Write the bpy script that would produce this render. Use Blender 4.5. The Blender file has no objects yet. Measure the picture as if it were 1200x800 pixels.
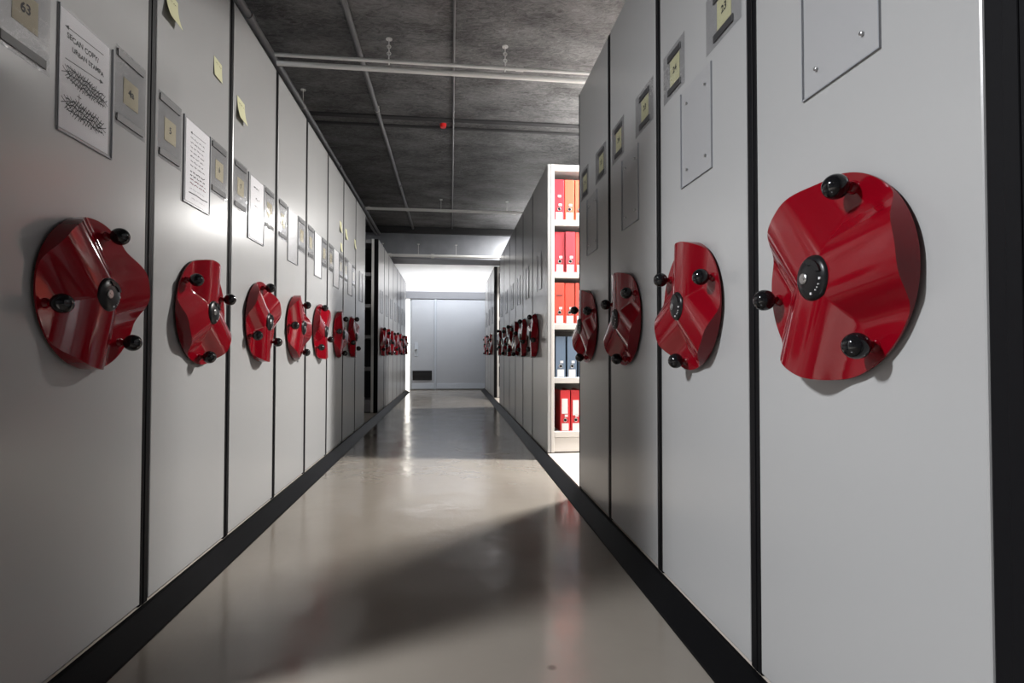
import bpy, bmesh, math, random
from mathutils import Matrix, Vector
random.seed(7)
S = bpy.context.scene
C = S.collection
PI = math.pi

# ------------------------------------------------------------------ camera
E = 0.811                      # eye height above the aisle floor
cam_d = bpy.data.cameras.new('camera')
cam = bpy.data.objects.new('camera', cam_d); C.objects.link(cam)
cam_d.sensor_width = 36.0; cam_d.lens = 634.4 / 1200 * 36
cam_d.clip_start = 0.02; cam_d.clip_end = 100
YAW, PITCH, ROLL = 0.1122, 0.0213, 0.0014
cam.matrix_world = (Matrix.Translation((0, 0, E)) @ Matrix.Rotation(-YAW, 4, 'Z')
                    @ Matrix.Rotation(PI/2 + PITCH, 4, 'X') @ Matrix.Rotation(ROLL, 4, 'Z'))
S.camera = cam

# ------------------------------------------------------------------ world, exposure, light levels
w = bpy.data.worlds.new('world'); S.world = w; w.use_nodes = True
w.node_tree.nodes['Background'].inputs[0].default_value = (0.5, 0.52, 0.55, 1)
w.node_tree.nodes['Background'].inputs[1].default_value = 0.05
S.view_settings.view_transform = 'Standard'; S.view_settings.look = 'None'
S.view_settings.gamma = 1.0; S.view_settings.use_curve_mapping = False
S.view_settings.exposure = 0.0
LAMP_GAP_RIGHT, LAMP_GAP_LEFT, LAMP_FAR_GAP, LAMP_FAR_WALL = 360.0, 240.0, 115.0, 55.0

# ------------------------------------------------------------------ key dimensions
A_, B_ = 0.921, 0.729          # distance of the left / right panel fronts from the camera line
DECK = 0.05
CEIL = E + 2.0
TOP_NEAR, TOP_FAR = E + 1.491, E + 1.447
WALL_Y = 12.1

# ------------------------------------------------------------------ materials
def nodes(name):
    m = bpy.data.materials.new(name); m.use_nodes = True
    nt = m.node_tree
    return m, nt, nt.nodes['Principled BSDF']
def mat(name, col, rough=0.5, metal=0.0, spec=0.5, coat=0.0, bump=0.0, bscale=200.0, var=0.0, vscale=6.0, stretch=None):
    m, nt, p = nodes(name)
    p.inputs['Base Color'].default_value = (*col, 1)
    p.inputs['Roughness'].default_value = rough
    p.inputs['Metallic'].default_value = metal
    p.inputs['Specular IOR Level'].default_value = spec
    p.inputs['Coat Weight'].default_value = coat
    p.inputs['Coat Roughness'].default_value = 0.06
    if bump or var:
        tc = nt.nodes.new('ShaderNodeTexCoord'); mp = nt.nodes.new('ShaderNodeMapping')
        nt.links.new(tc.outputs['Object'], mp.inputs['Vector'])
        if stretch: mp.inputs['Scale'].default_value = stretch
    if var:
        n = nt.nodes.new('ShaderNodeTexNoise'); n.inputs['Scale'].default_value = vscale; n.inputs['Detail'].default_value = 5
        nt.links.new(mp.outputs[0], n.inputs['Vector'])
        r = nt.nodes.new('ShaderNodeValToRGB')
        r.color_ramp.elements[0].position = 0.3; r.color_ramp.elements[1].position = 0.7
        r.color_ramp.elements[0].color = (*[c*(1-var) for c in col], 1)
        r.color_ramp.elements[1].color = (*[min(1, c*(1+var)) for c in col], 1)
        nt.links.new(n.outputs['Fac'], r.inputs['Fac']); nt.links.new(r.outputs['Color'], p.inputs['Base Color'])
    if bump:
        n = nt.nodes.new('ShaderNodeTexNoise'); n.inputs['Scale'].default_value = bscale; n.inputs['Detail'].default_value = 3
        nt.links.new(mp.outputs[0], n.inputs['Vector'])
        b = nt.nodes.new('ShaderNodeBump'); b.inputs['Strength'].default_value = bump; b.inputs['Distance'].default_value = 0.002
        nt.links.new(n.outputs['Fac'], b.inputs['Height']); nt.links.new(b.outputs['Normal'], p.inputs['Normal'])
    return m
def emit(name, col, strength):
    m = bpy.data.materials.new(name); m.use_nodes = True; nt = m.node_tree; nt.nodes.clear()
    e = nt.nodes.new('ShaderNodeEmission'); e.inputs[0].default_value = (*col, 1); e.inputs[1].default_value = strength
    o = nt.nodes.new('ShaderNodeOutputMaterial'); nt.links.new(e.outputs[0], o.inputs[0]); return m
def clear(name, gloss=0.1, tint=(0.93, 0.94, 0.95), rough=0.08, bump=0.0):
    m = bpy.data.materials.new(name); m.use_nodes = True; nt = m.node_tree; nt.nodes.clear()
    t = nt.nodes.new('ShaderNodeBsdfTransparent'); t.inputs[0].default_value = (*tint, 1)
    g = nt.nodes.new('ShaderNodeBsdfGlossy'); g.inputs['Roughness'].default_value = rough
    lw = nt.nodes.new('ShaderNodeLayerWeight'); lw.inputs[0].default_value = 0.5
    pw = nt.nodes.new('ShaderNodeMath'); pw.operation = 'POWER'; pw.inputs[1].default_value = 4.0
    f = nt.nodes.new('ShaderNodeMath'); f.operation = 'MULTIPLY_ADD'; f.inputs[1].default_value = gloss; f.inputs[2].default_value = 0.25*gloss*gloss
    nt.links.new(lw.outputs['Facing'], pw.inputs[0]); nt.links.new(pw.outputs[0], f.inputs[0])
    mx = nt.nodes.new('ShaderNodeMixShader'); o = nt.nodes.new('ShaderNodeOutputMaterial')
    nt.links.new(f.outputs[0], mx.inputs[0]); nt.links.new(t.outputs[0], mx.inputs[1]); nt.links.new(g.outputs[0], mx.inputs[2])
    nt.links.new(mx.outputs[0], o.inputs[0])
    if bump:
        tc = nt.nodes.new('ShaderNodeTexCoord'); n = nt.nodes.new('ShaderNodeTexNoise'); n.inputs['Scale'].default_value = 30
        b = nt.nodes.new('ShaderNodeBump'); b.inputs['Strength'].default_value = bump; b.inputs['Distance'].default_value = 0.004
        nt.links.new(tc.outputs['Object'], n.inputs['Vector']); nt.links.new(n.outputs['Fac'], b.inputs['Height'])
        nt.links.new(b.outputs['Normal'], g.inputs['Normal'])
    return m

M = {}
M['panel'] = mat('panel_grey_enamel', (0.335, 0.336, 0.336), rough=0.25, spec=0.5, bump=0.02, bscale=260)
M['carcass'] = mat('carcass_grey', (0.42, 0.42, 0.42), rough=0.5)
M['rubber'] = mat('black_rubber', (0.005, 0.005, 0.006), rough=0.45, spec=0.12)
M['ramp'] = mat('black_ramp_rubber', (0.003, 0.003, 0.0035), rough=0.42, spec=0.07, bump=0.05, bscale=90)
M['plinth'] = mat('dark_plinth', (0.03, 0.03, 0.03), rough=0.5)
M['red'] = mat('red_enamel', (0.165, 0.0012, 0.006), rough=0.1, spec=0.4)
M['black'] = mat('black_glossy_plastic', (0.006, 0.006, 0.007), rough=0.04, spec=0.45)
M['hub'] = mat('black_satin_plastic', (0.008, 0.008, 0.009), rough=0.3, spec=0.25)
M['steel'] = mat('brushed_steel', (0.42, 0.42, 0.42), rough=0.3, metal=1.0)
M['white_post'] = mat('white_shelf_enamel', (0.52, 0.50, 0.475), rough=0.4)
M['shelf_back'] = mat('shelf_divider_grey', (0.10, 0.092, 0.085), rough=0.6)
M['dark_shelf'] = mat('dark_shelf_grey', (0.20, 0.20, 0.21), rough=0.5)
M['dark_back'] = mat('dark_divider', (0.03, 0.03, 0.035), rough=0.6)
M['paper'] = mat('white_paper', (0.62, 0.615, 0.625), rough=0.7)
M['yellow'] = mat('yellow_paper', (0.54, 0.53, 0.33), rough=0.8)
M['cream'] = mat('cream_card', (0.52, 0.47, 0.33), rough=0.8)
M['ink'] = mat('black_ink', (0.01, 0.01, 0.012), rough=0.7)
M['red_ink'] = mat('dark_red_ink', (0.16, 0.03, 0.05), rough=0.7)
M['grey_ink'] = mat('grey_ink', (0.25, 0.25, 0.28), rough=0.7)
M['magnet'] = mat('magnet_strip', (0.035, 0.035, 0.037), rough=0.45)
M['film'] = clear('clear_film', rough=0.06, bump=0.6, tint=(0.95, 0.95, 0.955), gloss=0.5)
M['acrylic'] = clear('clear_acrylic', rough=0.22, tint=(0.995, 0.995, 1.0), gloss=0.18)
M['acrylic_edge'] = mat('acrylic_edge', (0.26, 0.27, 0.29), rough=0.25)
M['pipe'] = mat('galvanised_pipe', (0.24, 0.24, 0.25), rough=0.35, metal=0.6)
M['pipe_light'] = mat('pale_conduit', (0.66, 0.66, 0.65), rough=0.35, metal=0.0)
M['pipe_dark'] = mat('dark_conduit', (0.13, 0.13, 0.135), rough=0.45)
M['white_paint'] = mat('white_wall_paint', (0.74, 0.75, 0.77), rough=0.55, var=0.03, vscale=2)
M['beam'] = mat('grey_beam_paint', (0.21, 0.22, 0.245), rough=0.6, var=0.12, vscale=5, bump=0.2, bscale=40)
M['door'] = mat('door_enamel', (0.45, 0.48, 0.53), rough=0.3)
M['frame_blue'] = mat('door_frame_paint', (0.52, 0.57, 0.64), rough=0.4)
M['header_grey'] = mat('header_grey_paint', (0.21, 0.22, 0.245), rough=0.45)
M['near_black'] = mat('near_black_matt', (0.025, 0.025, 0.028), rough=0.6)
M['vent'] = mat('dark_grille', (0.008, 0.008, 0.009), rough=0.6, spec=0.2)
M['room_wall'] = mat('grey_wall_paint', (0.10, 0.10, 0.105), rough=0.7)
M['red_cap'] = mat('red_plastic', (0.75, 0.01, 0.01), rough=0.4)
M['tube'] = emit('lamp_tube', (1.0, 0.97, 0.92), 12.0)
M['daylight'] = emit('daylit_frosted_glass', (1.0, 0.95, 0.86), 4.0)

def ceiling_mat():
    m, nt, p = nodes('raw_dark_concrete')
    tc = nt.nodes.new('ShaderNodeTexCoord')
    mp = nt.nodes.new('ShaderNodeMapping'); mp.inputs['Scale'].default_value = (1, 1.9, 1)
    nt.links.new(tc.outputs['Object'], mp.inputs['Vector'])
    n1 = nt.nodes.new('ShaderNodeTexNoise'); n1.inputs['Scale'].default_value = 2.2; n1.inputs['Detail'].default_value = 6
    n2 = nt.nodes.new('ShaderNodeTexNoise'); n2.inputs['Scale'].default_value = 16; n2.inputs['Detail'].default_value = 9; n2.inputs['Roughness'].default_value = 0.7
    n2.inputs['Distortion'].default_value = 1.2
    n3 = nt.nodes.new('ShaderNodeTexNoise'); n3.inputs['Scale'].default_value = 60; n3.inputs['Detail'].default_value = 4
    for n in (n1, n2, n3): nt.links.new(mp.outputs[0], n.inputs['Vector'])
    r = nt.nodes.new('ShaderNodeValToRGB')
    e = r.color_ramp.elements; e[0].position = 0.40; e[0].color = (0.034, 0.034, 0.036, 1); e[1].position = 0.62; e[1].color = (0.19, 0.19, 0.195, 1)
    mx = nt.nodes.new('ShaderNodeMath'); mx.operation = 'MULTIPLY_ADD'; mx.inputs[1].default_value = 0.45
    ml = nt.nodes.new('ShaderNodeMath'); ml.operation = 'MULTIPLY'; ml.inputs[1].default_value = 0.55
    nt.links.new(n2.outputs['Fac'], ml.inputs[0]); nt.links.new(n1.outputs['Fac'], mx.inputs[0]); nt.links.new(ml.outputs[0], mx.inputs[2])
    nt.links.new(mx.outputs[0], r.inputs['Fac']); nt.links.new(r.outputs['Color'], p.inputs['Base Color'])
    p.inputs['Roughness'].default_value = 0.55
    b = nt.nodes.new('ShaderNodeBump'); b.inputs['Strength'].default_value = 0.9; b.inputs['Distance'].default_value = 0.02
    b2 = nt.nodes.new('ShaderNodeBump'); b2.inputs['Strength'].default_value = 0.4; b2.inputs['Distance'].default_value = 0.005
    nt.links.new(n2.outputs['Fac'], b.inputs['Height']); nt.links.new(n3.outputs['Fac'], b2.inputs['Height'])
    nt.links.new(b.outputs['Normal'], b2.inputs['Normal']); nt.links.new(b2.outputs['Normal'], p.inputs['Normal'])
    return m
def floor_mat():
    m, nt, p = nodes('polished_floor_coating')
    tc = nt.nodes.new('ShaderNodeTexCoord')
    n1 = nt.nodes.new('ShaderNodeTexNoise'); n1.inputs['Scale'].default_value = 1.6; n1.inputs['Detail'].default_value = 6
    n2 = nt.nodes.new('ShaderNodeTexNoise'); n2.inputs['Scale'].default_value = 7; n2.inputs['Detail'].default_value = 3
    n3 = nt.nodes.new('ShaderNodeTexNoise'); n3.inputs['Scale'].default_value = 3.3; n3.inputs['Detail'].default_value = 8
    for n in (n1, n2, n3): nt.links.new(tc.outputs['Object'], n.inputs['Vector'])
    r = nt.nodes.new('ShaderNodeValToRGB'); e = r.color_ramp.elements
    e[0].position = 0.3; e[0].color = (0.165, 0.146, 0.125, 1); e[1].position = 0.7; e[1].color = (0.195, 0.174, 0.148, 1)
    nt.links.new(n1.outputs['Fac'], r.inputs['Fac'])
    # one small round stain on the floor
    ge = nt.nodes.new('ShaderNodeNewGeometry'); vd = nt.nodes.new('ShaderNodeVectorMath'); vd.operation = 'DISTANCE'
    vd.inputs[1].default_value = (0.262, 1.394, 0.0); nt.links.new(ge.outputs['Position'], vd.inputs[0])
    mr = nt.nodes.new('ShaderNodeMapRange'); mr.inputs[1].default_value = 0.006; mr.inputs[2].default_value = 0.015
    mr.inputs[3].default_value = 0.65; mr.inputs[4].default_value = 0.0; nt.links.new(vd.outputs['Value'], mr.inputs[0])
    mc = nt.nodes.new('ShaderNodeMix'); mc.data_type = 'RGBA'; mc.inputs['B'].default_value = (0.04, 0.035, 0.03, 1)
    nt.links.new(mr.outputs[0], mc.inputs['Factor']); nt.links.new(r.outputs['Color'], mc.inputs['A'])
    nt.links.new(mc.outputs['Result'], p.inputs['Base Color'])
    rr = nt.nodes.new('ShaderNodeMapRange'); rr.inputs[1].default_value = 0.35; rr.inputs[2].default_value = 0.7
    rr.inputs[3].default_value = 0.13; rr.inputs[4].default_value = 0.24
    nt.links.new(n3.outputs['Fac'], rr.inputs[0]); nt.links.new(rr.outputs[0], p.inputs['Roughness'])
    b = nt.nodes.new('ShaderNodeBump'); b.inputs['Strength'].default_value = 0.12; b.inputs['Distance'].default_value = 0.02
    nt.links.new(n2.outputs['Fac'], b.inputs['Height']); nt.links.new(b.outputs['Normal'], p.inputs['Normal'])
    p.inputs['Specular IOR Level'].default_value = 0.6
    return m
M['ceiling'] = ceiling_mat(); M['floor'] = floor_mat()
M['deck'] = mat('beige_deck', (0.5, 0.45, 0.40), rough=0.35, var=0.05, vscale=5)

# ------------------------------------------------------------------ mesh helpers
def add_box(bm, x0, x1, y0, y1, z0, z1, bev=0.0, seg=1):
    g = bmesh.ops.create_cube(bm, size=1.0)
    vs = g['verts']
    bmesh.ops.scale(bm, vec=(x1-x0, y1-y0, z1-z0), verts=vs)
    bmesh.ops.translate(bm, vec=((x0+x1)/2, (y0+y1)/2, (z0+z1)/2), verts=vs)
    if bev:
        es = {e for v in vs for e in v.link_edges}
        bmesh.ops.bevel(bm, geom=list(es), offset=bev, segments=seg, affect='EDGES', profile=0.5)
def add_tube(bm, p0, p1, r, seg=10, r2=None, caps=True):
    p0, p1 = Vector(p0), Vector(p1); d = p1 - p0
    q = d.to_track_quat('Z', 'Y').to_matrix().to_4x4()
    bmesh.ops.create_cone(bm, cap_ends=caps, segments=seg, radius1=r, radius2=r if r2 is None else r2, depth=d.length,
                          matrix=Matrix.Translation((p0+p1)/2) @ q)
def add_lathe_y(bm, prof, seg=24):
    """prof: list of (radius, y); revolve about local Y axis"""
    rings = []
    for r, y in prof:
        if r < 1e-6: rings.append([bm.verts.new((0, y, 0))])
        else: rings.append([bm.verts.new((r*math.cos(2*PI*i/seg), y, r*math.sin(2*PI*i/seg))) for i in range(seg)])
    for a, b in zip(rings, rings[1:]):
        for i in range(seg):
            j = (i+1) % seg
            if len(a) == 1: bm.faces.new((a[0], b[j], b[i]))
            elif len(b) == 1: bm.faces.new((a[i], a[j], b[0]))
            else: bm.faces.new((a[i], a[j], b[j], b[i]))
def add_ring(bm, R, r, mat4, seg=18, rs=6):
    vs = []
    for i in range(seg):
        t = 2*PI*i/seg
        vs.append([bm.verts.new(mat4 @ Vector(((R+r*math.cos(2*PI*k/rs))*math.cos(t), (R+r*math.cos(2*PI*k/rs))*math.sin(t), r*math.sin(2*PI*k/rs)))) for k in range(rs)])
    for i in range(seg):
        for k in range(rs):
            bm.faces.new((vs[i][k], vs[(i+1) % seg][k], vs[(i+1) % seg][(k+1) % rs], vs[i][(k+1) % rs]))
def mesh(name, bm, m, smooth=False, angle=None):
    bmesh.ops.recalc_face_normals(bm, faces=bm.faces)
    me = bpy.data.meshes.new(name); bm.to_mesh(me); bm.free()
    me.materials.append(M[m])
    if smooth:
        me.shade_smooth()
        if angle:
            me.set_sharp_from_angle(angle=angle)
    return me
def link(name, me, parent=None, loc=(0, 0, 0), rot=(0, 0, 0)):
    o = bpy.data.objects.new(name, me); C.objects.link(o)
    o.parent = parent; o.location = loc; o.rotation_euler = rot
    return o
def box_obj(name, m, x0, x1, y0, y1, z0, z1, parent=None, bev=0.0, centre=True):
    bm = bmesh.new(); c = ((x0+x1)/2, (y0+y1)/2, (z0+z1)/2)
    add_box(bm, x0-c[0], x1-c[0], y0-c[1], y1-c[1], z0-c[2], z1-c[2], bev)
    return link(name, mesh(name, bm, m), parent, c)
def tag(o, label, cat, group=None):
    o['label'] = label; o['category'] = cat
    if group: o['group'] = group
    return o
def struct(o, label=None, cat=None):
    o['kind'] = 'structure'
    if label: o['label'] = label
    if cat: o['category'] = cat
    return o
def empty(name, loc, rz=0.0):
    o = bpy.data.objects.new(name, None); C.objects.link(o)
    o.empty_display_size = 0.05; o.location = loc; o.rotation_euler = (0, 0, rz); return o

# ------------------------------------------------------------------ the setting
XW = 3.7; Y0W = -2.4
def prism_x(bm, prof, y0, y1):
    """prof: (x,z) polygon swept along Y"""
    a = [bm.verts.new((x, y0, z)) for x, z in prof]; b = [bm.verts.new((x, y1, z)) for x, z in prof]
    n = len(prof)
    bm.faces.new(a); bm.faces.new(b[::-1])
    for i in range(n): bm.faces.new((a[i], b[i], b[(i+1) % n], a[(i+1) % n]))

struct(box_obj('floor', 'floor', -XW, XW, Y0W, WALL_Y+0.6, -0.1, 0.0), 'glossy beige coated concrete floor of the aisle', 'floor')
for nm, sx, xe, xp, y1, lab in (('floor_deck_left', -1, 0.921, 0.838, 11.32, 'raised beige deck under the left shelving'),
                                ('floor_deck_right', 1, 0.729, 0.648, 11.72, 'raised beige deck under the right shelving')):
    bm = bmesh.new()
    prism_x(bm, [(sx*(xe+0.002), 0.0), (sx*(xe+0.002), DECK), (sx*XW, DECK), (sx*XW, 0.0)], Y0W, y1)
    struct(link(nm, mesh(nm, bm, 'deck')), lab, 'floor')
    bm = bmesh.new()
    prism_x(bm, [(sx*xp, 0.0005), (sx*(xp+0.003), 0.006), (sx*(xe-0.012), DECK-0.002), (sx*(xe+0.002), DECK), (sx*(xe+0.002), 0.0005)], Y0W, y1)
    t = struct(link('trim_1' if sx < 0 else 'trim_2', mesh('ramp_strip', bm, 'ramp')),
               'black rubber ramp strip along the foot of the %s shelving' % ('left' if sx < 0 else 'right'), 'ramp')

struct(box_obj('ceiling', 'ceiling', -XW, XW, Y0W, WALL_Y+0.6, CEIL, CEIL+0.12), 'dark rough concrete ceiling', 'ceiling')
struct(box_obj('wall_left', 'room_wall', -XW-0.1, -XW, Y0W, WALL_Y+0.6, -0.1, CEIL+0.12), 'grey room wall behind the left shelving', 'wall')
struct(box_obj('wall_right', 'room_wall', XW, XW+0.1, Y0W, WALL_Y+0.6, -0.1, CEIL+0.12), 'grey room wall behind the right shelving', 'wall')
struct(box_obj('wall_back', 'room_wall', -XW, XW, Y0W-0.1, Y0W, -0.1, CEIL+0.12), 'grey wall behind the viewer', 'wall')
# far wall with a daylit opening at its left
bm = bmesh.new()
OX0, OX1, OZ1 = -1.75, -0.872, E+1.19
add_box(bm, -XW, OX0, WALL_Y, WALL_Y+0.12, 0, CEIL)
add_box(bm, OX1, XW, WALL_Y, WALL_Y+0.12, 0, CEIL)
add_box(bm, OX0, OX1, WALL_Y, WALL_Y+0.12, OZ1, CEIL)
struct(link('wall_far', mesh('wall_far', bm, 'white_paint')), 'white painted wall at the far end of the aisle', 'wall')
wn = struct(box_obj('window_1', 'daylight', OX0, OX1, WALL_Y+0.13, WALL_Y+0.15, 0.0, OZ1), 'bright daylit glazed opening beside the grey far doors', 'window')
box_obj('window_frame', 'frame_blue', OX1-0.03, OX1, WALL_Y-0.02, WALL_Y+0.12, 0.0, OZ1, wn).matrix_parent_inverse = Matrix.Translation(wn.location).inverted()
# header box over the doors
struct(box_obj('trim_3', 'header_grey', -2.2, 2.2, WALL_Y-0.06, WALL_Y, E+1.19, E+1.355, bev=0.004), 'pale grey header box above the far doors', 'header')
# downstand beam
struct(box_obj('trim_4', 'beam', -XW, XW, 8.72, 9.25, E+1.5, CEIL, bev=0.006), 'grey concrete downstand beam across the aisle', 'beam')
struct(box_obj('trim_5', 'near_black', -XW, XW, 8.66, 8.72, CEIL-0.1, CEIL, bev=0.004), 'near-black strip along the top of the beam', 'trim')  # plain near-black strip across the top of the beam face
# ceiling batten across the slab joint
bm = bmesh.new()
add_box(bm, -XW, XW, 4.60, 4.66, CEIL-0.012, CEIL+0.01, 0.003); 
struct(link('trim_6', mesh('ceiling_batten', bm, 'near_black')), 'thin dark batten across the ceiling joint', 'trim')
bm = bmesh.new(); add_box(bm, -XW, XW, 4.78, 4.81, CEIL-0.016, CEIL+0.01, 0.003)
struct(link('trim_7', mesh('ceiling_batten', bm, 'near_black')), 'narrow dark ceiling strip beside the wider batten', 'trim')

# doors in the far wall
def child_box(name, m, parent, x0, x1, y0, y1, z0, z1, bev=0.0):
    o = box_obj(name, m, x0, x1, y0, y1, z0, z1, parent, bev)
    o.location = Vector(o.location) - Vector(parent.location); return o
d1 = struct(empty('door_1', (-0.6, WALL_Y, 0)), 'grey far door leaf with a dark vent grille', 'door')
child_box('door_leaf', 'door', d1, -0.862, -0.362, WALL_Y-0.04, WALL_Y-0.001, 0.012, E+1.185, 0.003)
v = child_box('vent_grille', 'vent', d1, -0.835, -0.415, WALL_Y-0.052, WALL_Y-0.04, E-0.60, E-0.39, 0.002)
for k in range(9):
    bm = bmesh.new(); add_box(bm, -0.20, 0.20, -0.006, 0.0, -0.004, 0.004)
    link('slat', mesh('slat', bm, 'dark_back'), v, (0, -0.006, -0.088+k*0.022), (0.5, 0, 0))
child_box('lock_plate', 'frame_blue', d1, -0.80, -0.72, WALL_Y-0.05, WALL_Y-0.04, E-0.07, E+0.235, 0.003)
hp = child_box('door_handle', 'steel', d1, -0.785, -0.735, WALL_Y-0.09, WALL_Y-0.05, E+0.06, E+0.085, 0.004)
child_box('kick_plate', 'frame_blue', d1, -0.855, -0.37, WALL_Y-0.046, WALL_Y-0.04, 0.02, 0.14, 0.002)
d2 = struct(empty('door_2', (0.4, WALL_Y, 0)), 'wide plain grey sliding door leaf in the far wall', 'door')
child_box('door_leaf', 'door', d2, -0.325, 1.1, WALL_Y-0.04, WALL_Y-0.001, 0.012, E+1.185, 0.003)
child_box('kick_plate', 'frame_blue', d2, -0.318, 1.09, WALL_Y-0.046, WALL_Y-0.04, 0.02, 0.14, 0.002)
struct(box_obj('trim_8', 'frame_blue', -0.362, -0.325, WALL_Y-0.06, WALL_Y-0.001, 0.0, E+1.19, bev=0.003), 'pale post between the two far doors', 'post')

# ------------------------------------------------------------------ hand wheel meshes (local: x right, y into the bank, z up)
WR = 0.192
def wheel_mesh():
    bm = bmesh.new(); nr, nt_ = 22, 120; hgt = 0.038; wd = 0.110
    def h(r, t):
        best = 0.0
        for k in range(3):
            a = t - (PI/3 + k*2*PI/3)
            along = r*math.cos(a); d = abs(r*math.sin(a)) if along > 0 else r
            u = d/wd
            if u < 1:
                g = 0.5*(1+math.cos(PI*u))
                g = 1-(1-g)**2.1
                best = max(best, g)
        return best*hgt
    def surf(off):
        rows = []
        for i in range(nr+1):
            r = WR*i/nr
            if i == 0: rows.append([bm.verts.new((0, -h(0, 0)+off, 0))]); continue
            rows.append([bm.verts.new((r*math.cos(2*PI*j/nt_), -h(r, 2*PI*j/nt_)+off, r*math.sin(2*PI*j/nt_))) for j in range(nt_)])
        for i in range(nr):
            for j in range(nt_):
                k = (j+1) % nt_
                if i == 0: bm.faces.new((rows[0][0], rows[1][j], rows[1][k]))
                else: bm.faces.new((rows[i][j], rows[i+1][j], rows[i+1][k], rows[i][k]))
        return rows[-1]
    a = surf(0.0)
    # the arch ends are closed by a vertical wall down to the flat disc
    b = [bm.verts.new((v_.co.x, 0.004, v_.co.z)) for v_ in a]
    for j in range(nt_):
        k = (j+1) % nt_
        bm.faces.new((a[j], b[j], b[k], a[k]))
    bm.faces.new(b)
    return mesh('hand_wheel', bm, 'red', True, math.radians(50))
W_MESH = wheel_mesh()
bm = bmesh.new(); add_lathe_y(bm, [(0, 0.0), (0.041, 0.0), (0.0435, -0.002), (0.0425, -0.006), (0.037, -0.0105), (0.022, -0.0135), (0, -0.0145)], 32)
HUB_MESH = mesh('hub', bm, 'hub', True, math.radians(60))
bm = bmesh.new(); add_lathe_y(bm, [(0, 0.002), (0.0105, 0.002), (0.0105, -0.003), (0.009, -0.004), (0, -0.004)], 20)
add_box(bm, -0.0016, 0.0016, -0.0052, -0.0035, -0.005, 0.005)
LOCK_MESH = mesh('lock', bm, 'steel', True, math.radians(30))
# raised grip crescent on the hub
bm = bmesh.new()
pts = [(0.035*math.cos(t), 0.035*math.sin(t)) for t in [math.radians(a) for a in range(15, 106, 10)]]
inner = [(0.019*math.cos(t)+0.004, 0.019*math.sin(t)+0.004) for t in [math.radians(a) for a in range(105, 14, -10)]]
ring = pts + inner
f0 = [bm.verts.new((x, -0.008, z)) for x, z in ring]; f1 = [bm.verts.new((x*0.96+0.0008, -0.0155, z*0.96+0.0008)) for x, z in ring]
bm.faces.new(f0); bm.faces.new(f1[::-1])
for i in range(len(ring)): bm.faces.new((f0[i], f0[(i+1) % len(ring)], f1[(i+1) % len(ring)], f1[i]))
GRIP_MESH = mesh('grip', bm, 'hub')
bm = bmesh.new()
for a in (-8, -28, -40, -52, -78):
    t = math.radians(a); x, z = 0.031*math.cos(t), 0.031*math.sin(t); s = 0.0022 if a in (-8, -78) else 0.0012
    add_box(bm, x-s, x+s, -0.0135, -0.011, z-s, z+s)
MARK_MESH = mesh('hub_marks', bm, 'paper')
KR = 0.0228
bm = bmesh.new(); bmesh.ops.create_uvsphere(bm, u_segments=24, v_segments=14, radius=KR)
KNOB_MESH = mesh('knob', bm, 'black', True)
bm = bmesh.new(); add_lathe_y(bm, [(0, 0.002), (0.013, 0.002), (0.012, -0.004), (0.0075, -0.008), (0.007, -0.026), (0, -0.026)], 16)
STEM_MESH = mesh('knob_stem', bm, 'red', True, math.radians(40))

def add_wheel(unit, x, z, phase, detail=True):
    wv = link('hand_wheel', W_MESH, unit, (x, -0.014, z), (0, -math.radians(phase), 0))
    ax = link('axle', AXLE_MESH, wv, (0, 0, 0))
    link('hub', HUB_MESH, wv, (0, -0.034, 0))
    link('lock', LOCK_MESH, wv, (-0.012*math.cos(math.radians(phase)), -0.047, 0.012*math.sin(math.radians(phase))))
    if detail:
        link('grip', GRIP_MESH, wv, (0, -0.034, 0), (0, math.radians(phase), 0))
        link('hub_marks', MARK_MESH, wv, (0, -0.034, 0), (0, math.radians(phase), 0))
    for k in range(3):
        t = k*2*PI/3
        link('knob_stem', STEM_MESH, wv, (0.166*math.cos(t), 0, 0.166*math.sin(t)))
        link('knob', KNOB_MESH, wv, (0.166*math.cos(t), -0.034-0.001, 0.166*math.sin(t)))
    return wv
bm = bmesh.new(); add_tube(bm, (0, 0.015, 0), (0, -0.03, 0), 0.03, 20)
AXLE_MESH = mesh('axle', bm, 'plinth', True, math.radians(40))

# document holder: clear acrylic plate with visible edges and four screws
HW, HH = 0.203, 0.300
bm = bmesh.new(); add_box(bm, -HW/2, HW/2, -0.0045, -0.0025, 0, HH); HOLDER_MESH = mesh('document_holder', bm, 'acrylic')
bm = bmesh.new()
add_box(bm, -HW/2-0.001, -HW/2+0.001, -0.005, 0.0, 0, HH); add_box(bm, HW/2-0.001, HW/2+0.001, -0.005, 0.0, 0, HH)
add_box(bm, -HW/2-0.001, HW/2+0.001, -0.005, 0.0, -0.0025, 0.0); HEDGE_MESH = mesh('holder_rim', bm, 'acrylic_edge')
bm = bmesh.new(); add_lathe_y(bm, [(0, 0.004), (0.0038, 0.004), (0.0038, -0.001), (0.002, -0.002), (0, -0.002)], 10)
SCREW_MESH = mesh('screw', bm, 'steel', True, math.radians(40))
def add_holder(unit, x, z, screws=True):
    h = link('document_holder', HOLDER_MESH, unit, (x, 0, z))
    link('holder_rim', HEDGE_MESH, h)
    if screws:
        for dx in (-1, 1):
            for zz in (0.046, HH-0.046): link('screw', SCREW_MESH, h, (dx*0.061, -0.0045, zz))

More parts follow.
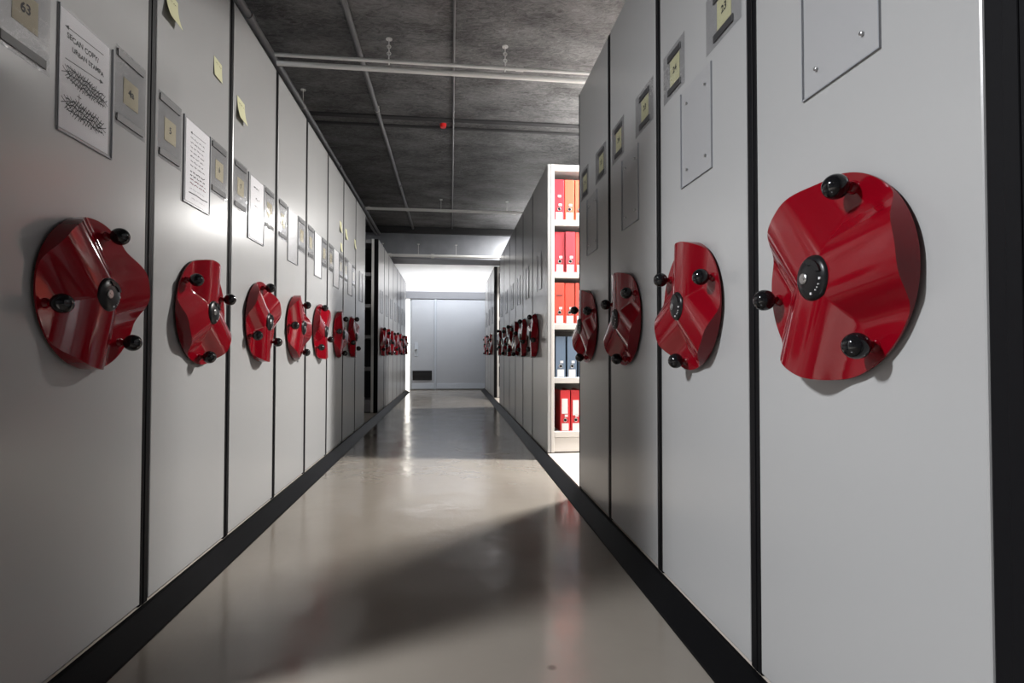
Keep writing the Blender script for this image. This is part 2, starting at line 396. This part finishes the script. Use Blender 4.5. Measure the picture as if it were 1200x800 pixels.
# ------------------------------------------------------------------ shelving units
SIDE = {'L': (-A_, PI/2), 'R': (B_, -PI/2)}
DEPTH = 2.5
def shelf_side(unit, hw, H, side_near, dark, near_bump):
    """open shelf bay on the unit's near side; side_near is the sign of local x that faces the viewer"""
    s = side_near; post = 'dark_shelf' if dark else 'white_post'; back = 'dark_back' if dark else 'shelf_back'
    xo, xi = s*hw, s*(hw-0.42)
    def bx(name, m, xa, xb, y0, y1, z0, z1, bev=0.002, par=unit):
        bm = bmesh.new(); add_box(bm, min(xa, xb), max(xa, xb), y0, y1, z0, z1, bev)
        return link(name, mesh(name, bm, m), par)
    bx('upright', 'white_post' if not dark else 'pipe_light', xo+(s*0.022 if near_bump else 0), xo-s*0.03, 0.053 if near_bump else 0.028, 0.085 if near_bump else 0.053, 0.008, H)
    bx('upright', post, xo-s*0.30, xo-s*0.34, 0.028, 0.053, 0.008, H)
    bx('upright', post, xo, xo-s*0.03, DEPTH-0.05, DEPTH, 0.008, H)
    bx('divider', back, xi, xi+s*0.01, 0.053, DEPTH, 0.01, H)
    tops = [E-DECK+z for z in (1.021, 0.619, 0.226, -0.185, -0.595)]
    for z in tops:
        bx('shelf', post, xo-s*0.002, xi+s*0.011, 0.086 if near_bump else 0.054, DEPTH, z-0.045, z, 0.003)
    bx('top_panel', post, xo-s*0.002, xi+s*0.011, 0.086 if near_bump else 0.054, DEPTH, H-0.05, H, 0.003)
    bx('kick_plate', post, xo-s*0.006, xo-s*0.03, 0.086 if near_bump else 0.054, DEPTH, 0.012, tops[-1]-0.047, 0.002)
    bx('plinth', 'plinth', xo-s*0.02, xi+s*0.02, 0.03, DEPTH, 0.0, 0.012, 0)
    return tops

units = {}
def make_unit(side, y0, y1, top, wheel, label, group, bump='far', open_near=None, holder=True, wz=0.146, wx=0.0, bump_w=0.045, detail=True):
    """y0..y1: pitch of the unit along the aisle; its rubber bumper sits at the far (or near) seam"""
    X, rz = SIDE[side]
    sgn = 1 if side == 'L' else -1             # local x * sgn = world Y
    yc = (y0+y1)/2; hw = (y1-y0)/2 - 0.0225
    u = empty('mobile_shelving_unit', (X, yc, DECK), rz); tag(u, label, 'shelving', group)
    H = top - DECK
    bm = bmesh.new(); add_box(bm, -hw, hw, 0, 0.026, 0.008, H, 0.0035, 2)
    link('front_panel', mesh('front_panel', bm, 'panel'), u)
    def bumper(xc, ww, dp=0.03):
        bm = bmesh.new(); add_box(bm, xc-ww/2+0.0005, xc+ww/2-0.0005, 0.001, dp, 0.0, H-0.002, 0.003, 2)
        add_box(bm, xc-ww*0.14, xc+ww*0.14, -0.0015, 0.004, 0.003, H-0.004, 0.001)
        link('rubber_bumper', mesh('rubber_bumper', bm, 'rubber'), u)
    if bump in ('far', 'both'): bumper(sgn*(hw+bump_w/2), bump_w)
    if bump in ('near', 'both'): bumper(-sgn*(hw+0.0125), 0.025, 0.052)
    xs = [-hw+0.004, hw-0.004]
    if open_near is None:
        bm = bmesh.new(); add_box(bm, xs[0], xs[1], 0.0265, DEPTH, 0.02, H-0.01, 0.003)
        link('carcass', mesh('carcass', bm, 'carcass'), u)
        bm = bmesh.new(); add_box(bm, xs[0]+0.01, xs[1]-0.01, 0.02, DEPTH, 0.0, 0.02)
        link('plinth', mesh('plinth', bm, 'plinth'), u)
    else:
        shelf_side(u, hw, H, -sgn, open_near == 'dark', bump == 'both')
        bm = bmesh.new(); far0, far1 = sorted((sgn*(hw-0.004), -sgn*(hw-0.421)))
        add_box(bm, far0, far1, 0.0265, DEPTH, 0.02, H-0.01, 0.003)
        link('carcass', mesh('carcass', bm, 'carcass'), u)
    if holder:
        add_holder(u, 0.0, E-DECK+0.525, detail and side == 'R')
    if wheel is not None:
        add_wheel(u, wx, E-DECK+wz, wheel, detail)
    return u

GL, GR = 'left aisle shelving units', 'right aisle shelving units'
ordn = ['first', 'second', 'third', 'fourth', 'fifth', 'sixth', 'seventh', 'eighth']
Lph = [73, 22, 85, 58, 102, 53, 80, None]
LL = ['dim grey shelving unit on the left carrying the framed notice with two scribbled-out blocks',
      'grey shelving unit on the left with the densely handwritten notice and two yellow notes',
      'grey shelving unit on the left with a mostly blank notice and one yellow note',
      'grey shelving unit, fourth from the left edge, with an empty clear holder',
      'pale grey shelving unit, fifth along the left row, wheel knob pointing up',
      'pale grey shelving unit, sixth along the left row, with sticky notes near its far edge',
      'grey shelving unit, seventh along the left row, last one before the plain end panel',
      'plain grey end shelving unit without a wheel, beside the dark open gap on the left']
YL = [1.17+0.6*i for i in range(9)]
for i in range(8):
    units['L%d' % (i+1)] = make_unit('L', YL[i], YL[i+1], TOP_NEAR, Lph[i], LL[i], GL, bump='far' if i < 7 else None,
                                     wx=[0.017, 0.032, 0.25-0.2, 0.058, 0.043, 0.07, 0.07, 0][i]*1.0, wz=0.148, detail=i < 5)
YR = [0.04+0.6*i for i in range(6)]
RL = ['shelving unit at the right picture border, seen only as a black rubber strip',
      'bright grey shelving unit at the far right with the largest red wheel',
      'grey shelving unit on the right, second from the right picture border',
      'grey shelving unit on the right, third from the right picture border',
      'grey shelving unit on the right standing directly before the shelf of red binders']
Rph = [40, 69, 24, 34, 25]
for i in range(5):
    units['R%d' % i] = make_unit('R', YR[i]-(0.03 if i == 0 else 0), YR[i+1]-(0.03 if i == 0 else 0), TOP_NEAR, Rph[i], RL[i], GR, bump='far', wx=-[0, 0.008, 0.026, 0.045, 0.07][i],
                                 wz=0.142, bump_w=[0.075, 0.045, 0.045, 0.045, 0.02][i])
RM = [4.06, 4.823, 5.475, 6.123, 6.757, 7.45, 8.123]
RML = ['grey shelving unit with its open side full of red and blue binders',
       'grey shelving unit immediately beyond the binder shelf on the right',
       'third grey shelving unit of the middle right row, counted from the binders',
       'fourth grey shelving unit of the middle right row, counted from the binders',
       'fifth grey shelving unit of the middle right row, counted from the binders',
       'last grey shelving unit of the middle right row, before the narrow far gap']
RMp = [105, 105, 20, 75, 50, 95]
for i in range(6):
    units['RM%d' % i] = make_unit('R', RM[i]-(0.0225 if i == 0 else 0), RM[i+1], TOP_FAR, RMp[i], RML[i], 'middle right shelving units',
                                  bump='far', open_near='light' if i == 0 else None, wx=-[0.19, 0.13, 0.05, 0.05, 0.05, 0.05][i]*1.0, wz=0.152,
                                  bump_w=0.045, detail=False)
RF = [9.2, 9.995, 10.69, 11.60]
RFL = ['shelving unit beyond the far right gap showing a pale post and shelf ends',
       'middle grey shelving unit of the farthest right row',
       'last grey shelving unit on the right, nearest the far doors']
for i in range(3):
    units['RF%d' % i] = make_unit('R', RF[i], RF[i+1], TOP_FAR+0.03, [30, 80, 10][i], RFL[i], 'farthest right shelving units',
                                  bump='both' if i == 0 else 'far', open_near='light' if i == 0 else None, wz=0.15, detail=False)
LF = [7.0, 7.636, 8.181, 8.786, 9.444, 10.107, 10.708, 11.258]
LFL = ['shelving unit beyond the left gap with dark empty shelves on its near side'] + \
      ['%s grey shelving unit of the farthest left row, counted from the dark gap' % ordn[i] for i in range(1, 6)] + \
      ['last grey shelving unit on the left, beside the bright daylit opening']
for i in range(7):
    units['LF%d' % i] = make_unit('L', LF[i], LF[i+1], TOP_FAR, [100, 10, 60, 95, 30, 75, 15][i], LFL[i], 'farthest left shelving units',
                                  bump='both' if i == 0 else 'far', open_near='dark' if i == 0 else None, wz=0.15, detail=False)

# ------------------------------------------------------------------ binders on the open shelf
BX_W, BX_H, BX_D = 0.076, 0.312, 0.28
BW = {}
for nm, col in (('binder_pink_red', (0.52, 0.028, 0.045)), ('binder_orange', (0.62, 0.11, 0.055)), ('binder_red', (0.48, 0.015, 0.02)),
                ('binder_scarlet', (0.58, 0.055, 0.03)), ('binder_slate', (0.10, 0.145, 0.21))):
    M[nm] = mat(nm, col, rough=0.38, bump=0.05, bscale=120)
def binder_meshes():
    out = {}
    for nm in ('binder_pink_red', 'binder_orange', 'binder_red', 'binder_scarlet', 'binder_slate'):
        bm = bmesh.new()
        t = 0.003
        add_box(bm, -BX_W/2, -BX_W/2+t, 0, BX_D, 0, BX_H, 0.001); add_box(bm, BX_W/2-t, BX_W/2, 0, BX_D, 0, BX_H, 0.001)
        add_box(bm, -BX_W/2+0.001, BX_W/2-0.001, -0.002, t, 0, BX_H, 0.0015)
        out[nm] = mesh('cover', bm, nm)
    return out
BM = binder_meshes()
bm = bmesh.new(); add_box(bm, -BX_W/2+0.005, BX_W/2-0.005, 0.006, BX_D-0.02, 0.004, BX_H-0.012); PAGES = mesh('pages', bm, 'paper')
bm = bmesh.new(); add_ring(bm, 0.0125, 0.0022, Matrix.Rotation(PI/2, 4, 'X')); FINGER = mesh('finger_ring', bm, 'steel', True)
bm = bmesh.new(); add_lathe_y(bm, [(0, 0.001), (0.0115, 0.001), (0.0115, -0.001), (0, -0.001)], 16); HOLE = mesh('finger_hole', bm, 'vent')
def lab_mesh(w_, h_):
    bm = bmesh.new(); add_box(bm, -w_/2, w_/2, -0.0008, 0.0006, 0, h_); return mesh('spine_label', bm, 'paper')
L_LOW, L_SMALL, L_TALL = lab_mesh(0.052, 0.056), lab_mesh(0.024, 0.018), lab_mesh(0.046, 0.115)
bm = bmesh.new()
for k in range(5): add_box(bm, -0.022+k*0.009, -0.016+k*0.009, -0.0008, 0.0006, -0.004+random.uniform(-.001, .001), 0.004)
SCRIB = mesh('spine_writing', bm, 'ink')
row_names = ['top shelf', 'second shelf from the top', 'middle shelf', 'fourth shelf', 'bottom shelf']
rows = [(1.021, 0.822, ['binder_pink_red', 'binder_orange', 'binder_orange', 'binder_orange'], 0.0815),
        (0.619, 0.828, ['binder_pink_red', 'binder_pink_red', 'binder_scarlet', 'binder_scarlet'], 0.0805),
        (0.226, 0.824, ['binder_scarlet', 'binder_scarlet', 'binder_scarlet', 'binder_orange'], 0.0805),
        (-0.185, 0.834, ['binder_slate', 'binder_slate', 'binder_slate'], 0.088),
        (-0.595, 0.868, ['binder_red', 'binder_red', 'binder_red'], 0.083)]
cname = {'binder_pink_red': 'red', 'binder_orange': 'orange', 'binder_red': 'crimson', 'binder_scarlet': 'scarlet', 'binder_slate': 'slate blue'}
for ri, (zr, x0, cols, pit) in enumerate(rows):
    for ci, cn in enumerate(cols):
        b = empty('ring_binder', (x0+ci*pit, 4.068+random.uniform(0, 0.012), E+zr+0.0005), random.uniform(-0.006, 0.006))
        tag(b, '%s ring binder on the %s, %s from the pale upright' % (cname[cn], row_names[ri], ordn[ci]), 'binder', 'binders on the open shelf')
        link('cover', BM[cn], b); link('pages', PAGES, b)
        link('finger_hole', HOLE, b, (0, -0.0022, 0.085)); link('finger_ring', FINGER, b, (0, -0.003, 0.085))
        link('spine_label', L_LOW, b, (0, -0.0026, 0.004))
        link('spine_label', L_SMALL, b, (0.008, -0.0026, 0.108))
        if ri == 0 and ci == 0: link('spine_label', L_SMALL, b, (0.002, -0.0026, 0.175))
        if ri == 4: link('spine_label', L_TALL, b, (-0.004+0.004*ci, -0.0026, 0.132+ -0.012*ci))
        if ri == 2 and ci == 0: link('spine_writing', SCRIB, b, (0, -0.0026, 0.215))

# ------------------------------------------------------------------ papers, sleeves and notes on the panels
def on_panel(side, Y, zr, off=0.0):
    X, rz = SIDE[side]
    return (X + (off if side == 'L' else -off), Y, E+zr), rz
def stroke(bm, pts, wd, y=0.0):
    for (x0, z0), (x1, z1) in zip(pts, pts[1:]):
        d = Vector((x1-x0, z1-z0)); L = d.length
        if L < 1e-6: continue
        n = Vector((-d.y, d.x))/L*wd/2; e = d/L*wd*0.3
        q = [(x0-e.x+n.x, z0-e.y+n.y), (x0-e.x-n.x, z0-e.y-n.y), (x1+e.x-n.x, z1+e.y-n.y), (x1+e.x+n.x, z1+e.y+n.y)]
        bm.faces.new([bm.verts.new((a, y, c)) for a, c in q])
def text_part(name, s, size, m, parent, loc, align='LEFT'):
    cu = bpy.data.curves.new('t', 'FONT'); cu.body = s; cu.size = size; cu.align_x = align; cu.offset = size*0.03
    o = bpy.data.objects.new('t', cu); C.objects.link(o)
    me = bpy.data.meshes.new_from_object(o); bpy.data.objects.remove(o); bpy.data.curves.remove(cu)
    me.transform(Matrix.Rotation(PI/2, 4, 'X'))
    for v_ in me.vertices:                         # a hand-lettered wobble
        v_.co.z += 0.0012*math.sin(v_.co.x*150)+0.0006*math.sin(v_.co.x*420+1)
    me.materials.clear(); me.materials.append(M[m]); me.name = name
    return link(name, me, parent, loc)
def sheet_mesh(w_, h_, th, m, curl=0.0, n=8, name='sheet'):
    bm = bmesh.new(); fr, bk = [], []
    for i in range(n+1):
        t = i/n; z = h_*t; y = -curl*(1-t)**2
        fr.append((bm.verts.new((-w_/2, y-th, z)), bm.verts.new((w_/2, y-th, z))))
        bk.append((bm.verts.new((-w_/2, y, z)), bm.verts.new((w_/2, y, z))))
    for i in range(n):
        bm.faces.new((fr[i][0], fr[i][1], fr[i+1][1], fr[i+1][0])); bm.faces.new((bk[i][0], bk[i+1][0], bk[i+1][1], bk[i][1]))
        for k in (0, 1): bm.faces.new((fr[i][k], fr[i+1][k], bk[i+1][k], bk[i][k]))
    bm.faces.new((fr[0][0], fr[0][1], bk[0][1], bk[0][0])); bm.faces.new((fr[n][0], fr[n][1], bk[n][1], bk[n][0]))
    return mesh(name, bm, m)
def scribble(name, m, parent, w_, h_, n1, n2, wd, slope=0.0):
    bm = bmesh.new(); rnd = random.Random(int(w_*1e5)+n1)
    for k in range(n1):                              # two crossing families of pen loops
        for fam in (1, -1):
            x = -w_/2 + w_*k/(n1-1); pts = []; tp = 0.35+0.75*math.sqrt(max(0, 1-(2*x/w_)**2))
            for i in range(n2+1):
                t = i/n2
                pts.append((x + fam*h_*0.75*(t-0.5) + rnd.uniform(-.002, .002), tp*h_*(t-0.5)*(0.8+0.35*rnd.random()) + slope*x))
            stroke(bm, pts, wd)
    for r in range(3):
        pts = [(-w_/2+w_*i/14, h_*0.3*(r-1)+rnd.uniform(-.12, .12)*h_+slope*(-w_/2+w_*i/14)) for i in range(15)]
        stroke(bm, pts, wd*1.5)
    return link(name, mesh(name, bm, m), parent)
def fake_words(name, m, parent, x0, x1, z, size, wd, seed, gaps=True):
    rnd = random.Random(seed); bm = bmesh.new(); x = x0
    while x < x1:
        wl = rnd.uniform(2.5, 6)*size; pts = []; n = int(wl/size*3)
        for i in range(n):
            pts.append((x+i*size/3, z+rnd.uniform(-.45, .45)*size))
        stroke(bm, [p for p in pts if p[0] < x1], wd)
        x += wl+size*0.8
    return link(name, mesh(name, bm, m), parent)
def notice(side, Y, label, w_=0.19, h_=0.288, m='paper', zr=0.532):
    p, rz = on_panel(side, Y, zr, 0.0008)
    e = empty('paper_notice', p, rz); tag(e, label, 'notice', 'notices in the clear holders')
    link('sheet', sheet_mesh(w_, h_, 0.0008, m, 0.0, 2), e)
    return e
YB = -0.0012      # writing lies just proud of the sheet
n1 = notice('L', 1.462, 'white handwritten notice with two arrows and two scribbled-out blocks, largest of the notices')
def arrow(name, parent, x0, z0, x1, z1, wd=0.0022):
    bm = bmesh.new(); stroke(bm, [(x0, z0), (x1, z1)], wd)
    d = Vector((x1-x0, z1-z0)).normalized(); n = Vector((-d.y, d.x))
    pts = [(x1+d.x*0.006, z1+d.y*0.006), (x1-d.x*0.008+n.x*0.0055, z1-d.y*0.008+n.y*0.0055), (x1-d.x*0.008-n.x*0.0055, z1-d.y*0.008-n.y*0.0055)]
    bm.faces.new([bm.verts.new((a, 0, c)) for a, c in pts])
    o = link(name, mesh(name, bm, 'ink'), parent); o.location = (0, YB, 0); return o
arrow('arrow', n1, 0.07, 0.256, -0.068, 0.25)
arrow('arrow', n1, -0.07, 0.172, 0.066, 0.181)
text_part('lettering', 'SECAN COPY/', 0.0185, 'ink', n1, (-0.066, YB, 0.2245))
text_part('lettering', 'URBAN STAMPA', 0.0165, 'ink', n1, (-0.048, YB, 0.199))
s = scribble('crossed_out_block', 'ink', n1, 0.14, 0.040, 17, 4, 0.0019, -0.06); s.location = (0.005, YB, 0.138)
s = scribble('crossed_out_block', 'ink', n1, 0.135, 0.042, 15, 4, 0.0019, -0.06); s.location = (0.002, YB, 0.064)
bm = bmesh.new(); stroke(bm, [(-0.007, 0), (0.007, 0)], 0.002); stroke(bm, [(0, -0.007), (0, 0.007)], 0.002)
link('plus_sign', mesh('plus_sign', bm, 'ink'), n1, (-0.02, YB, 0.1))
n2 = notice('L', 2.08, 'white notice closely filled with handwritten lines and an arrow at the top')
arrow('arrow', n2, 0.055, 0.252, -0.058, 0.25, 0.0018)
ty = 0.232
for k in range(7):
    o = fake_words('handwriting', 'ink', n2, -0.062, 0.05-0.006*(k % 3), ty-0.0165*k, 0.0058, 0.0017, 11+k); o.location = (0, YB, 0)
for k in range(4):
    o = fake_words('handwriting', 'red_ink' if k in (2, 3) else 'ink', n2, -0.062, 0.06, 0.112-0.014*k, 0.006, 0.0026, 31+k); o.location = (0, YB, 0)
o = fake_words('handwriting', 'grey_ink', n2, -0.065, 0.05, 0.05, 0.006, 0.0012, 51); o.location = (0, YB, 0)
bm = bmesh.new(); stroke(bm, [(-0.07, 0.034), (-0.02, 0.036), (0.03, 0.034), (0.075, 0.036)], 0.004)
link('underline', mesh('underline', bm, 'ink'), n2, (0, YB, 0))
o = fake_words('handwriting', 'grey_ink', n2, -0.05, 0.055, 0.018, 0.0055, 0.0012, 52); o.location = (0, YB, 0)
n3 = notice('L', 2.692, 'white notice bearing only a few short scribbles, on the third left panel')
for k, (xa, xb, z, mm) in enumerate([(-0.055, 0.01, 0.245, 'ink'), (-0.03, 0.02, 0.195, 'ink'), (-0.04, 0.0, 0.158, 'ink'), (-0.045, 0.02, 0.122, 'ink'), (-0.03, 0.01, 0.108, 'ink')]):
    o = fake_words('handwriting', mm, n3, xa, xb, z, 0.009, 0.0032, 70+k); o.location = (0, YB, 0)
n5 = notice('L', 3.87, 'blank white sheet in the holder of the fifth left panel'); n6 = notice('L', 4.47, 'blank white sheet in the holder of the sixth left panel')
n7 = notice('L', 5.07, 'grey sheet in the holder of the seventh left panel', m='carcass')

FILM_L = None
def sleeve(side, Y, z0, z1, w_, label, kind, writing=None, strip_w=None, group='clear label sleeves'):
    p, rz = on_panel(side, Y, z0, 0.0006)
    h_ = z1-z0
    e = empty('label_sleeve', p, rz); tag(e, label, 'label sleeve', group)
    bm = bmesh.new(); add_box(bm, -w_/2, w_/2, -0.0026, -0.0022, 0, h_, 0); link('clear_film', mesh('clear_film', bm, 'film'), e)
    sw = strip_w or w_*0.86; st = 0.021
    zt = h_-0.028 if kind == 'L' else h_-0.036
    zb = 0.012 if kind == 'L' else 0.016
    for zz in (zb, zt):
        bm = bmesh.new(); add_box(bm, -sw/2, sw/2, -0.0036, 0.0, zz, zz+st, 0.0008); link('magnet_strip', mesh('magnet_strip', bm, 'magnet'), e)
    if kind == 'L': cw, ch, cz = 0.072, 0.074, h_*0.5-0.037
    else: cw, ch, cz = 0.075, max(0.07, zt-zb-st-0.006), zb+st+0.003
    c = link('label_card', sheet_mesh(cw, ch, 0.0007, 'cream' if kind == 'L' else 'yellow', 0.0, 2, 'label_card'), e, (0.004, 0, cz))
    if writing:
        text_part('writing', writing, 0.03, 'ink', c, (0, -0.0010, ch*0.42), 'CENTER')
    return e
for i in range(7):
    yc = (YL[i]+YL[i+1])/2
    wr = [('63', '4a'), ('5', '6'), ('7', '8'), None, None, None, None][i]
    place = ['the notice with scribbled-out blocks', 'the densely written notice', 'the mostly blank notice', 'the empty holder on the fourth left panel',
             'the blank sheet on the fifth left panel', 'the blank sheet on the sixth left panel', 'the grey sheet on the seventh left panel'][i]
    up = 0.022 if i == 0 else 0.0
    ya, yb = yc-0.194, yc+0.186
    sleeve('L', ya-0.01*(i == 0), 0.617+up*0.6, 0.831+up, 0.148, 'clear card sleeve left of ' + place, 'L', wr and wr[0])
    sleeve('L', yb, 0.617+up*0.6, 0.828+up, 0.148, 'clear card sleeve right of ' + place, 'L', wr and wr[1])
for i in range(1, 5):
    yc = (YR[i]+YR[i+1])/2
    nm = ['', 'unit with the largest red wheel', 'second right unit from the picture border', 'third right unit from the picture border', 'right unit beside the binders'][i]
    sleeve('R', yc-0.168, 0.850, 1.010, 0.19, 'nearer yellow-carded sleeve on the ' + nm, 'R', '23', 0.105)
    sleeve('R', yc+0.155, 0.850, 1.015, 0.17, 'farther yellow-carded sleeve on the ' + nm, 'R', '24', 0.10)

def sticky(Y, zr, w_, h_, label, curl, tilt=0.0, lines=True, side='L', m='yellow'):
    p, rz = on_panel(side, Y, zr, 0.0008)
    e = empty('sticky_note', p, rz); tag(e, label, 'sticky note', 'yellow sticky notes')
    s_ = link('note_sheet', sheet_mesh(w_, h_, 0.0006, m, curl, 8, 'note_sheet'), e, (0, 0, 0), (0, tilt, 0))
    if lines:
        o_ = fake_words('writing', 'ink', s_, -w_*0.36, w_*0.36, h_*0.74, 0.007, 0.0013, int(Y*100)); o_.location = (0, -0.0032-curl*0.06, 0)
sticky(1.873, 1.084, 0.078, 0.095, 'yellow note with curled bottom, high on the second left panel near the black seam', 0.02, 0.05)
sticky(2.233, 1.080, 0.072, 0.074, 'small flat yellow note, high on the second left panel by its far edge', 0.004, 0.03)
sticky(2.468, 1.010, 0.085, 0.098, 'yellow note with lifted corner, high on the third left panel', 0.016, 0.04)
sticky(4.63, 1.005, 0.07, 0.09, 'pale yellow note above the blank sheet on the sixth left panel', 0.012, 0.05, False)
sticky(4.875, 0.995, 0.075, 0.09, 'yellow note at the near edge of the seventh left panel', 0.012, -0.05, False)
sticky(5.31, 0.995, 0.07, 0.09, 'pale note at the far edge of the seventh left panel', 0.012, 0.05, False)
sticky(4.665, 0.85, 0.06, 0.07, 'lower pale note near the far edge of the sixth left panel', 0.008, 0.0, False)

# ------------------------------------------------------------------ pipes and fittings under the ceiling
def pipe(name, p0, p1, r, m, label, fittings=(), fr=None, group=None, extra=None):
    o = empty(name, p0); tag(o, label, 'pipe', group)
    p0v = Vector(p0); d = Vector(p1)-p0v
    bm = bmesh.new(); add_tube(bm, (0, 0, 0), d, r, 14); link('tube', mesh('tube', bm, m, True, math.radians(40)), o)
    for t in fittings:
        q = d*t; u_ = d.normalized()
        bm = bmesh.new(); add_tube(bm, q-u_*0.025, q+u_*0.025, r*1.35, 14); link('coupling', mesh('coupling', bm, m, True, math.radians(40)), o)
    if extra: extra(o, d)
    return o
def hangers(ts, zt, loop=False):
    def f(o, d):
        for t in ts:
            q = d*t; top = zt-o.location.z
            bm = bmesh.new()
            add_tube(bm, (q.x, q.y, q.z-0.012), (q.x, q.y, top), 0.0028, 8)
            add_ring(bm, 0.019, 0.0035, Matrix.Translation((q.x, q.y, q.z)) @ (Matrix.Rotation(PI/2, 4, 'Y') if abs(d.x) > abs(d.y) else Matrix.Rotation(PI/2, 4, 'X')))
            if loop:
                for kk in range(3):
                    add_ring(bm, 0.011, 0.003, Matrix.Translation((q.x, q.y, q.z+0.05+kk*0.022)) @ Matrix.Rotation(PI/2, 4, 'X') @ Matrix.Rotation(PI/2*(kk % 2), 4, 'Y'))
            add_tube(bm, (q.x, q.y, top-0.006), (q.x, q.y, top), 0.02, 12)
            link('hanger', mesh('hanger', bm, 'pipe_light', True, math.radians(40)), o)
    return f
ZP = E+1.85
pipe('steel_pipe', (-1.125, Y0W, ZP+0.022), (-1.125, 8.65, ZP+0.022), 0.021, 'pipe', 'dark steel pipe running along the ceiling just above the left shelving', (0.5, 0.72, 0.86), extra=hangers((0.3, 0.6, 0.9), CEIL))
pipe('steel_pipe', (-1.175, Y0W, ZP+0.01), (-1.175, 8.65, ZP+0.01), 0.018, 'pipe_dark', 'thinner dark pipe running beside the steel pipe above the left shelving', ())
pipe('steel_pipe', (-0.605, Y0W, CEIL-0.028), (-0.605, 8.65, CEIL-0.028), 0.0185, 'pipe', 'grey pipe running lengthwise along the ceiling left of the middle', (0.55, 0.8), extra=hangers((0.35, 0.62, 0.9), CEIL))
pipe('thin_conduit', (0.012, Y0W, CEIL-0.012), (0.012, 8.65, CEIL-0.012), 0.0075, 'pipe', 'thin conduit running lengthwise along the middle of the ceiling', (0.42, 0.62, 0.8))
pipe('pale_conduit', (-1.095, 3.475, ZP+0.005), (XW, 3.475, ZP+0.005), 0.0115, 'pipe_light', 'upper pale conduit of the near pair crossing the ceiling', (0.32,), extra=hangers((0.145, 0.30, 0.5), CEIL, True))
pipe('pale_conduit', (-1.095, 3.515, ZP-0.028), (XW, 3.515, ZP-0.028), 0.016, 'pipe_light', 'lower thicker conduit of the near pair crossing the ceiling', ())
pipe('pale_conduit', (-1.095, 7.08, ZP+0.005), (XW, 7.08, ZP+0.005), 0.019, 'pipe_light', 'pale conduit crossing the ceiling before the grey beam', (0.4,), extra=hangers((0.2, 0.38, 0.5), CEIL))
pipe('pale_conduit', (-XW, 8.64, E+1.535), (XW, 8.64, E+1.535), 0.024, 'pipe_light', 'pale pipe along the bottom edge of the grey beam', (0.37, 0.46), extra=hangers((0.355, 0.43, 0.51), E+1.72))
o = empty('sprinkler_cap', (-0.075, 4.72, CEIL)); tag(o, 'small red cap on the dark ceiling', 'sprinkler')
bm = bmesh.new(); bmesh.ops.create_cone(bm, cap_ends=True, segments=20, radius1=0.024, radius2=0.03, depth=0.03, matrix=Matrix.Translation((0, 0, -0.02)))
link('cap', mesh('cap', bm, 'red_cap', True, math.radians(40)), o)
bm = bmesh.new(); add_tube(bm, (0, 0, -0.006), (0, 0, 0), 0.036, 20); link('base_plate', mesh('base_plate', bm, 'pipe_dark'), o)

# ------------------------------------------------------------------ lamps of the room
def lamp(loc, length, rz, watts, label, col=(1.0, 0.975, 0.94), added_light_block=False):
    e = empty('ceiling_lamp', loc, rz); tag(e, label, 'lamp', 'fluorescent ceiling lamps')
    bm = bmesh.new(); add_box(bm, -length/2, length/2, -0.06, 0.06, -0.045, 0.0, 0.006); link('housing', mesh('housing', bm, 'white_post'), e)
    for y in (-0.028, 0.028):
        bm = bmesh.new(); add_tube(bm, (-length/2+0.03, y, -0.06), (length/2-0.03, y, -0.06), 0.013, 12)
        link('tube', mesh('tube', bm, 'tube', True, math.radians(40)), e)
    if added_light_block:
        bm = bmesh.new(); add_box(bm, -length/2, length/2, -0.075, -0.062, -0.15, 0.0, 0.003); link('added_light_block', mesh('added_light_block', bm, 'white_post'), e)  # unseen lip, added to keep the tubes from mirroring in the aisle floor
    ld = bpy.data.lights.new('lamp_light', 'AREA'); ld.shape = 'RECTANGLE'; ld.size = length-0.04; ld.size_y = 0.12
    ld.energy = watts; ld.color = col
    lo = bpy.data.objects.new('lamp_light', ld); C.objects.link(lo); lo.parent = e; lo.location = (0, 0, -0.078)
lamp((1.8, 3.88, CEIL), 0.62, 0, LAMP_GAP_RIGHT, 'fluorescent lamp above the gap with the binders')
lamp((-2.1, 0.70, CEIL), 0.55, 0, LAMP_GAP_LEFT, 'fluorescent lamp above the gap at the near left', (0.95, 0.97, 1.0))
lamp((1.32, 8.2, CEIL), 0.52, 0, LAMP_FAR_GAP, 'fluorescent lamp above the far right gap')
lamp((0.0, 11.3, CEIL), 2.6, 0, LAMP_FAR_WALL, 'fluorescent wall washer on the ceiling before the far doors', (0.97, 0.98, 1.0), True)
